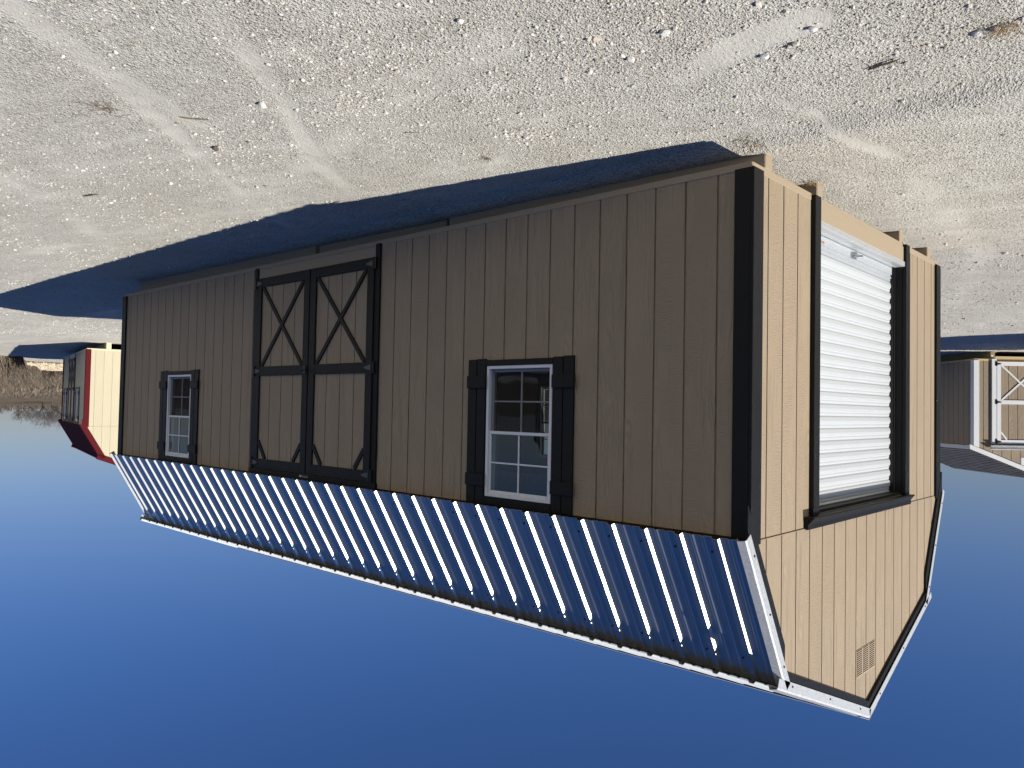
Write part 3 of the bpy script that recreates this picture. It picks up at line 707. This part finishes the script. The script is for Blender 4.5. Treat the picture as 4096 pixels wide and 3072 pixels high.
# loose stones
def stones(name, n, cx, cy, rmin, rmax, az0, az1, smin, med, sig, mat, label, excl=True, grow=5., zfun=height, power=0., xs=None):
    if xs is None:
        r = rmin+(rmax-rmin)*rng.random(n)**(1+power); a = az0+(az1-az0)*rng.random(n)
        x = cx+r*np.cos(a); y = cy+r*np.sin(a)
    else: x, y = xs; n = len(x); r = np.hypot(x-cx, y-cy)
    tm = trackmask(x, y); dn = fbm(x*1.3, y*1.3, 4, 21); dn2 = fbm(x*5, y*5, 2, 33)
    keep = rng.random(n) < np.clip((dn-.22)*2.2+(dn2-.45)*1.2, .10, 1)*(1-np.clip(tm, 0, .85))
    if excl: keep &= ~((x > -.02) & (x < 8.55) & (y > .10) & (y < 3.7))
    x, y, r = x[keep], y[keep], r[keep]; n = len(x)
    s = np.exp(rng.normal(0, sig, n))*med*np.maximum(1, r/grow)**.6; s = np.clip(s, smin, .055)
    tone = rng.random(n)
    ph = (1+5**.5)/2
    ico = np.array([(-1,ph,0),(1,ph,0),(-1,-ph,0),(1,-ph,0),(0,-1,ph),(0,1,ph),(0,-1,-ph),(0,1,-ph),(ph,0,-1),(ph,0,1),(-ph,0,-1),(-ph,0,1)], float)/1.902
    icf = np.array([(0,11,5),(0,5,1),(0,1,7),(0,7,10),(0,10,11),(1,5,9),(5,11,4),(11,10,2),(10,7,6),(7,1,8),(3,9,4),(3,4,2),(3,2,6),(3,6,8),(3,8,9),(4,9,5),(2,4,11),(6,2,10),(8,6,7),(9,8,1)])
    oc = np.array([(1,0,0),(-1,0,0),(0,1,0),(0,-1,0),(0,0,1),(0,0,-1)], float); ocf = np.array([(0,2,4),(2,1,4),(1,3,4),(3,0,4),(2,0,5),(1,2,5),(3,1,5),(0,3,5)])
    V = []; Fc = []; T = []; off = 0
    for sel, bv, bf in ((s > med*1.5, ico, icf), (s <= med*1.5, oc, ocf)):
        k = int(sel.sum())
        if not k: continue
        v = bv[None]*(1+rng.normal(0, .17, (k, len(bv), 3)))
        v = v*np.stack([rng.uniform(.75, 1.25, k), rng.uniform(.6, 1.0, k), rng.uniform(.45, .8, k)], -1)[:, None]
        q = rng.random(k)*6.283; c, d = np.cos(q)[:, None], np.sin(q)[:, None]
        vx = v[..., 0]*c-v[..., 1]*d; vy = v[..., 0]*d+v[..., 1]*c; ss = s[sel][:, None]
        xx = x[sel][:, None]+vx*ss/2; yy = y[sel][:, None]+vy*ss/2; zz = (zfun(x[sel], y[sel])+s[sel]*.13)[:, None]+v[..., 2]*ss/2
        V.append(np.stack([xx, yy, zz], -1).reshape(-1, 3)); Fc.append((bf[None]+(np.arange(k)*len(bv))[:, None, None]).reshape(-1, 3)+off); T.append(np.repeat(tone[sel], len(bv))); off += k*len(bv)
    o = fast_mesh(name, np.concatenate(V), np.concatenate(Fc), 3, [mat], {'tone': np.concatenate(T)})
    tag(o, label, name.replace('_', ' '), kind='stuff'); return o
def stone_mat(name, stops):
    s = NT(name); t = s.n('ShaderNodeAttribute', attribute_name='tone').outputs['Fac']; p = s.pos()
    c = s.ramp(t, stops); c = s.mix(s.mth('MULTIPLY', s.noise(p, 220, 3, .6), .5), c, s.mix(.5, c, (.42, .38, .32)))
    s.bump(s.noise(p, 300, 3, .6), .4, .002)
    return s.set(Base_Color=c, Roughness=.9, Specular_IOR_Level=.25)
LIME = stone_mat('limestone_chips', [(0, (.17, .13, .11)), (.03, (.40, .33, .26)), (.12, (.47, .43, .36)), (.4, (.56, .53, .465)), (.9, (.62, .595, .54)), (1, (.68, .66, .62))])
stones('gravel', 210000, -1.896, -3.957, 1.6, 22, R(2), R(96), .0035, .0066, .46, LIME, 'loose pale limestone chips scattered over the lot', power=.25)
stones('coarse_gravel', 1700, -1.896, -3.957, 2.0, 9, R(5), R(96), .011, .0130, .28, LIME, 'larger limestone lumps scattered among the chips')
ax_ = rng.normal(0, 1, 5200); ay_ = rng.normal(0, 1, 5200)
cl = [(1.35, -1.6, .35, .22), (.25, -1.25, .5, .18), (.95, -.75, .28, .1), (-.6, -.92, .25, .12), (-1.1, -.6, .3, .2), (-.2, -1.5, .35, .15), (2.3, -1.9, .3, .3), (.75, -2.2, .3, .25)]
ci = rng.integers(0, len(cl), 5200); ca = np.array(cl)[ci]
stones('gravel_clusters', 5200, -1.896, -3.957, 0, 9, 0, 1, .007, .0105, .38, LIME, 'patches of coarser white gravel thrown up by tyres', xs=(ca[:, 0]+ax_*ca[:, 2], ca[:, 1]+ay_*ca[:, 3]))

def rock(x, y, s, label, col=(.66, .64, .60), name='rock', flat=.7, cat='rock', seed=1):
    r = random.Random(seed); bm = bmesh.new(); bmesh.ops.create_icosphere(bm, subdivisions=2, radius=1)
    s *= .82; sx, sy = r.uniform(.85, 1.25), r.uniform(.7, 1.0)
    for _ in range(7):
        n = Vector((r.gauss(0, 1), r.gauss(0, 1), r.gauss(0, 1))).normalized(); d = r.uniform(.6, .85)
        for v in bm.verts:
            k = v.co.dot(n)-d
            if k > 0: v.co -= n*k
    for v in bm.verts: v.co = Vector((v.co.x*sx+r.gauss(0, .02), v.co.y*sy, v.co.z*flat))*s/2
    me = bpy.data.meshes.new(name); bm.to_mesh(me); bm.free(); me.materials.append(plain_mat('stone_face', col, .9, 0., .2, 60, .6))
    o = bpy.data.objects.new(name, me); C.objects.link(o); o.location = (x, y, float(height(np.array([x]), np.array([y]))[0])+s*flat*.3); o.rotation_euler = (0, 0, r.random()*6)
    tag(o, label, cat); return o
rock(1.687, -1.965, .058, 'lone white angular rock with a dark shadow, left of the shed doors', seed=3, flat=.85)
rock(-.70, -.95, .05, 'white rock at the tip of the smooth clay ridge', seed=4); rock(-.60, -.875, .04, 'small grey rock just beside the smooth clay ridge', (.5, .47, .43), seed=5)
rock(-.455, -.85, .045, 'white rock right against the side of the smooth clay ridge', seed=6)
rock(-.245, -1.30, .055, 'bright white jagged rock near the top of the gravel view', seed=7); rock(.0, -1.43, .045, 'pinkish buff rock among white gravel', (.55, .45, .36), seed=8)
rock(.34, -1.205, .038, 'round white pebble standing alone above the shed shadow', seed=9); rock(.988, -.75, .042, 'grey faceted rock close to the shed shadow', (.52, .50, .47), seed=10)
rock(-1.173, -.50, .055, 'long white rock beside the dry leaf litter', seed=11, flat=.5); rock(-1.235, -.50, .045, 'buff rock touching the dry leaf litter', (.52, .42, .33), seed=12)
rock(2.53, -1.794, .06, 'dark brown clod in the tyre track area', (.10, .08, .07), name='soil_clod', seed=13, cat='soil clod')
rock(.31, -1.90, .04, 'pale rock on its own in fine gravel near the picture edge', seed=14)
rock(.002, -1.235, .03, 'small hollow white stone beside coarse gravel', seed=15)
def stick(p, q, r, label, name='twig'):
    m = MB(); pts = []
    for i in range(6):
        t = i/5; x = p[0]+(q[0]-p[0])*t+random.gauss(0, .003); y = p[1]+(q[1]-p[1])*t+random.gauss(0, .003)
        pts.append((x, y, float(height(np.array([x]), np.array([y]))[0])+r*1.1+random.random()*.003))
    m.tube(pts, [r*.6, r, r, r*.9, r*.7, r*.3], 6); o = m.build(name, STRAW2); tag(o, label, 'twig')
STRAW = plain_mat('dry_straw', (.34, .24, .12), .8, 0., .3, 40); STRAW2 = plain_mat('weathered_wood', (.17, .12, .08), .85, 0., .3, 50)
stick((2.22, -2.15), (2.13, -2.03), .004, 'thin brown twig lying between tyre tracks'); stick((4.39, -1.90), (4.24, -1.84), .006, 'short brown twig near the left tyre track in the photo')
stick((-.74, -.435), (-.885, -.468), .006, 'dark split stick lying on gravel, right of the near shed corner')
stick((1.47, -1.23), (1.40, -1.18), .0025, 'hair-thin straw stem on fine gravel')
def tuft(x, y, n, L_, label, mat, flatf=.25, name='dry_grass', cat='dry grass', spread=.05):
    m = MB()
    for i in range(n):
        a = random.random()*6.28; l = L_*random.uniform(.5, 1.2); bx0 = x+random.gauss(0, spread); by0 = y+random.gauss(0, spread)
        z0 = float(height(np.array([bx0]), np.array([by0]))[0])+.002; pts = []
        for k in range(4):
            t = k/3; pts.append((bx0+math.cos(a+t*.6)*l*t, by0+math.sin(a+t*.6)*l*t, z0+l*flatf*math.sin(t*2.4)*random.uniform(.7, 1.2)))
        m.tube(pts, [.0013, .0011, .0009, .0004], 4)
    o = m.build(name, mat); tag(o, label, cat)
tuft(2.392, -2.473, 45, .07, 'small matted tuft of dry straw among the tyre tracks', STRAW2, .12)
tuft(.02, .05, 26, .06, 'dry grass shreds at the foot of the front skid', STRAW, .4, spread=.05); tuft(.01, .86, 22, .06, 'dry grass shreds beside the second skid', STRAW, .4, spread=.035)
tuft(-1.27, -.50, 40, .07, 'curled tan leaf litter and straw at the edge of the lot', STRAW, .5, 'leaf_litter', 'leaf litter', .03)
tuft(1.42, -.625, 22, .03, 'scrap of brown bark on gravel beside the shed shadow', STRAW2, .6, 'bark_scrap', 'bark scrap', .014)

# ------------------------------------------------------------------ beyond the lot: rock bank, brush, bare trees
RIP = stone_mat('buff_riprap', [(0, (.26, .18, .10)), (.3, (.46, .36, .22)), (.7, (.58, .49, .34)), (1, (.70, .63, .50))])
def bankz(x, y): return height(x, y)+.02
n = 34000; rx = rng.uniform(34.0, 56, n); ry = rx*rng.uniform(.17, .50, n)+0
o = None
def bank():
    global o
    x = rx; y = ry; s = rng.uniform(.05, .13, n)
    oc = np.array([(1,0,0),(-1,0,0),(0,1,0),(0,-1,0),(0,0,1),(0,0,-1)], float); ocf = np.array([(0,2,4),(2,1,4),(1,3,4),(3,0,4),(2,0,5),(1,2,5),(3,1,5),(0,3,5)])
    v = oc[None]*(1+rng.normal(0, .2, (n, 6, 3)))*np.array([1, .85, .7]); q = rng.random(n)*6.28; c, d = np.cos(q)[:, None], np.sin(q)[:, None]
    vx = v[..., 0]*c-v[..., 1]*d; vy = v[..., 0]*d+v[..., 1]*c
    V = np.stack([x[:, None]+vx*s[:, None], y[:, None]+vy*s[:, None], (bankz(x, y)+s*.2)[:, None]+v[..., 2]*s[:, None]], -1).reshape(-1, 3)
    Fc = (ocf[None]+(np.arange(n)*6)[:, None, None]).reshape(-1, 3)
    o = fast_mesh('rock_bank', V, Fc, 3, [RIP], {'tone': np.repeat(rng.random(n), 6)}); tag(o, 'bank of buff broken rock at the edge of the lot', 'rock bank', kind='stuff')
bank()
def brush(name, n, xs, ys, hs, label, mat, wdt=.012, lean=.35):
    h = hs*rng.uniform(.35, 1.15, n); z0 = height(xs, ys)-.03; a = rng.random(n)*6.28; l = rng.uniform(0, lean, n)*h*1.6
    d = rng.random(n)*6.28; wx, wy = np.cos(d)*wdt, np.sin(d)*wdt
    mxp, myp = xs+np.cos(a)*l*.35, ys+np.sin(a)*l*.35; tx, ty = xs+np.cos(a)*l, ys+np.sin(a)*l
    V = np.stack([np.stack([xs-wx, ys-wy, z0], -1), np.stack([xs+wx, ys+wy, z0], -1), np.stack([mxp+wx*.8, myp+wy*.8, z0+h*.6], -1), np.stack([mxp-wx*.8, myp-wy*.8, z0+h*.6], -1),
        np.stack([tx+wx*.3, ty+wy*.3, z0+h], -1), np.stack([tx-wx*.3, ty-wy*.3, z0+h], -1)], 1).reshape(-1, 3)
    b = (np.arange(n)*6)[:, None]
    Fc = np.concatenate([b+np.array([[0, 1, 2, 3]]), b+np.array([[3, 2, 4, 5]])])
    o = fast_mesh(name, V, Fc, 4, [mat], {'tone': np.repeat(rng.random(n), 6)}); tag(o, label, 'brush', kind='stuff'); return o
WEED = stone_mat('dry_weeds', [(0, (.03, .022, .016)), (.4, (.085, .062, .042)), (.85, (.15, .11, .075)), (1, (.32, .26, .18))])
n = 52000; az = rng.uniform(R(6.5), R(31), n); th = np.degrees(az)
edge = np.where(th < 15.2, 33.5, 33.5+21*np.clip((th-15.2)/1.0, 0, 1))+1.5*(vnoise(th*3, th*0, 8)-.5)
rr = edge+rng.random(n)**1.6*26; hs = np.where(rr < edge+5, .8, .58)*(.45+1.1*vnoise(th*2.2, rr*.22, 12))
brush('dry_brush', n, rr*np.cos(az)-1.9, rr*np.sin(az)-3.96, hs, 'tangled dry brown brush and weeds beyond the rock bank', WEED, .013, .45)
n = 30000; az = rng.uniform(R(5), R(33), n); rr = 62+rng.random(n)*90
brush('field_grass', n, rr*np.cos(az)-1.9, rr*np.sin(az)-3.96, .28+.4*(vnoise(rr*.05, az*9, 2) > .62), 'dead brown grass covering the rising field', WEED, .05, .3)
BARK = plain_mat('bare_bark', (.10, .085, .08), .9, 0., .25, 3)
def bare_tree(dist, az, H, spread, label, seed, n1=9, group=None):
    r = random.Random(seed); x, y = dist*math.cos(az)-1.9, dist*math.sin(az)-3.96; z = float(height(np.array([x]), np.array([y]))[0])-.2
    root = empty('bare_tree', (x, y, z)); tag(root, label, 'tree', group)
    m = MB(); k = MB()
    m.tube([(0, 0, 0), (r.gauss(0, .1), r.gauss(0, .1), H*.16), (0, 0, H*.3)], [H*.028, H*.024, H*.018], 6)
    def grow(p, d, l, rad, lv):
        pts = [p]; q = p
        for i in range(3):
            d = (d+Vector((r.gauss(0, .16), r.gauss(0, .16), r.gauss(.05, .1)))).normalized(); q = q+d*l/3; pts.append(q)
        k.tube(pts, [rad, rad*.8, rad*.6, rad*.45], 4 if lv else 5)
        if lv < 4:
            for i in range(4 if lv < 2 else 3):
                t = r.choice(pts[1:]); dd = (d*.8+Vector((r.gauss(0, .62), r.gauss(0, .62), r.gauss(.1, .4)))).normalized()
                grow(t, dd, l*r.uniform(.55, .8), max(rad*.5, .011), lv+1)
    for i in range(n1):
        a = i/n1*6.283+r.random()*.4; e = r.uniform(.35, 1.35)
        grow(Vector((0, 0, H*r.uniform(.14, .3))), Vector((math.cos(a)*math.cos(e)*spread, math.sin(a)*math.cos(e)*spread, math.sin(e))).normalized(), H*r.uniform(.28, .38), H*.010, 0)
    m.build('trunk', BARK, root); k.build('crown', BARK, root)
def azpx(x): return math.atan2(.2421+(x/250)*(.298-.2421), .9703+(x/250)*(.9546-.9703))
for i, (px, H, sp, dist, lb) in enumerate([(92, 5.6, 1.1, 230, 'small bare tree with a round crown, second from the left on the skyline'), (122, 5.2, .9, 236, 'bare tree with a tall narrow crown, between the round one and the broad one'), (176, 6.4, 1.3, 220, 'broad bare tree to the left of the cream shed'),
        (215, 7.4, 1.2, 216, 'tallest bare tree, nearest the cream shed roof'), (238, 6.6, 1.0, 232, 'bare tree half hidden behind the edge of the cream shed'), (2, 4.6, 1.5, 245, 'low bare tree cut off by the edge of the photo')]):
    bare_tree(dist, azpx(px), H, sp, lb, 40+i, group='bare trees on the skyline')
# hedge lines across the field and a low far tree line
n = 9000; az = rng.uniform(R(5), R(34), n); rr = 150+rng.normal(0, 1.2, n)+az*20
WD = stone_mat('hedge_twigs', [(0, (.04, .032, .028)), (.6, (.08, .065, .05)), (1, (.16, .13, .10))])
brush('hedge_row', n, rr*np.cos(az)-1.9, rr*np.sin(az)-3.96, .7, 'thin dark hedge row crossing the brown field', WD, .08, .3)
n = 16000; az = rng.uniform(R(-20), R(75), n); rr = 300+rng.normal(0, 4, n)
brush('far_thicket', n, rr*np.cos(az)-1.9, rr*np.sin(az)-3.96, 2.0*(.35+.8*vnoise(az*40, az*0, 3)), 'low thicket along the skyline', WD, .10, .4)

# ------------------------------------------------------------------ sun, sky, camera
to_sun = Vector((-1.485, .263, 1.0)).normalized()
sun = bpy.data.lights.new('sun', 'SUN'); sun.energy = 5.0; sun.angle = R(.5); sun.color = (1., .955, .875)
so = bpy.data.objects.new('sun', sun); C.objects.link(so); so.rotation_euler = to_sun.to_track_quat('Z', 'Y').to_euler(); so.location = (-20, 4, 14)
w = bpy.data.worlds.new('World'); sc.world = w; w.use_nodes = True; nt = w.node_tree; bg = nt.nodes['Background']
sky = nt.nodes.new('ShaderNodeTexSky'); sky.sky_type = 'NISHITA'; sky.sun_disc = False
sky.sun_elevation = math.asin(to_sun.z); sky.sun_rotation = math.atan2(to_sun.x, to_sun.y)
sky.altitude = 200; sky.air_density = 1.0; sky.dust_density = .5; sky.ozone_density = 1.6
tint = nt.nodes.new('ShaderNodeMix'); tint.data_type = 'RGBA'; tint.blend_type = 'MULTIPLY'; tint.inputs[0].default_value = 1.; tint.inputs[7].default_value = (.54, .86, 1.34, 1)
tc = nt.nodes.new('ShaderNodeTexCoord'); sx = nt.nodes.new('ShaderNodeSeparateXYZ'); nt.links.new(tc.outputs['Generated'], sx.inputs[0])
mr = nt.nodes.new('ShaderNodeMapRange'); mr.interpolation_type = 'SMOOTHSTEP'; mr.inputs[1].default_value = -.02; mr.inputs[2].default_value = .34; nt.links.new(sx.outputs[2], mr.inputs[0])
tg = nt.nodes.new('ShaderNodeMix'); tg.data_type = 'RGBA'; tg.inputs[6].default_value = (.86, .93, 1.30, 1); tg.inputs[7].default_value = (.49, .80, 1.40, 1)
nt.links.new(mr.outputs[0], tg.inputs[0]); nt.links.new(tg.outputs[2], tint.inputs[7])
nt.links.new(sky.outputs[0], tint.inputs[6]); nt.links.new(tint.outputs[2], bg.inputs[0]); bg.inputs[1].default_value = .042
cam = bpy.data.cameras.new('camera'); cam.sensor_width = 36; cam.lens = 36*3116.2/4096; cam.clip_end = 3000; cam.clip_start = .05
co = bpy.data.objects.new('camera', cam); C.objects.link(co)
co.location = (-1.895932613701726, -3.957182105321636, 1.3684495246885753); co.rotation_euler = (-1.5396502326488477, 0.019055654726806065, 2.3981578656376565)
sc.camera = co
sc.view_settings.view_transform = 'Standard'; sc.view_settings.look = 'None'; sc.view_settings.gamma = 1; sc.view_settings.exposure = .34
sc.cycles.max_bounces = 8; sc.cycles.transparent_max_bounces = 12
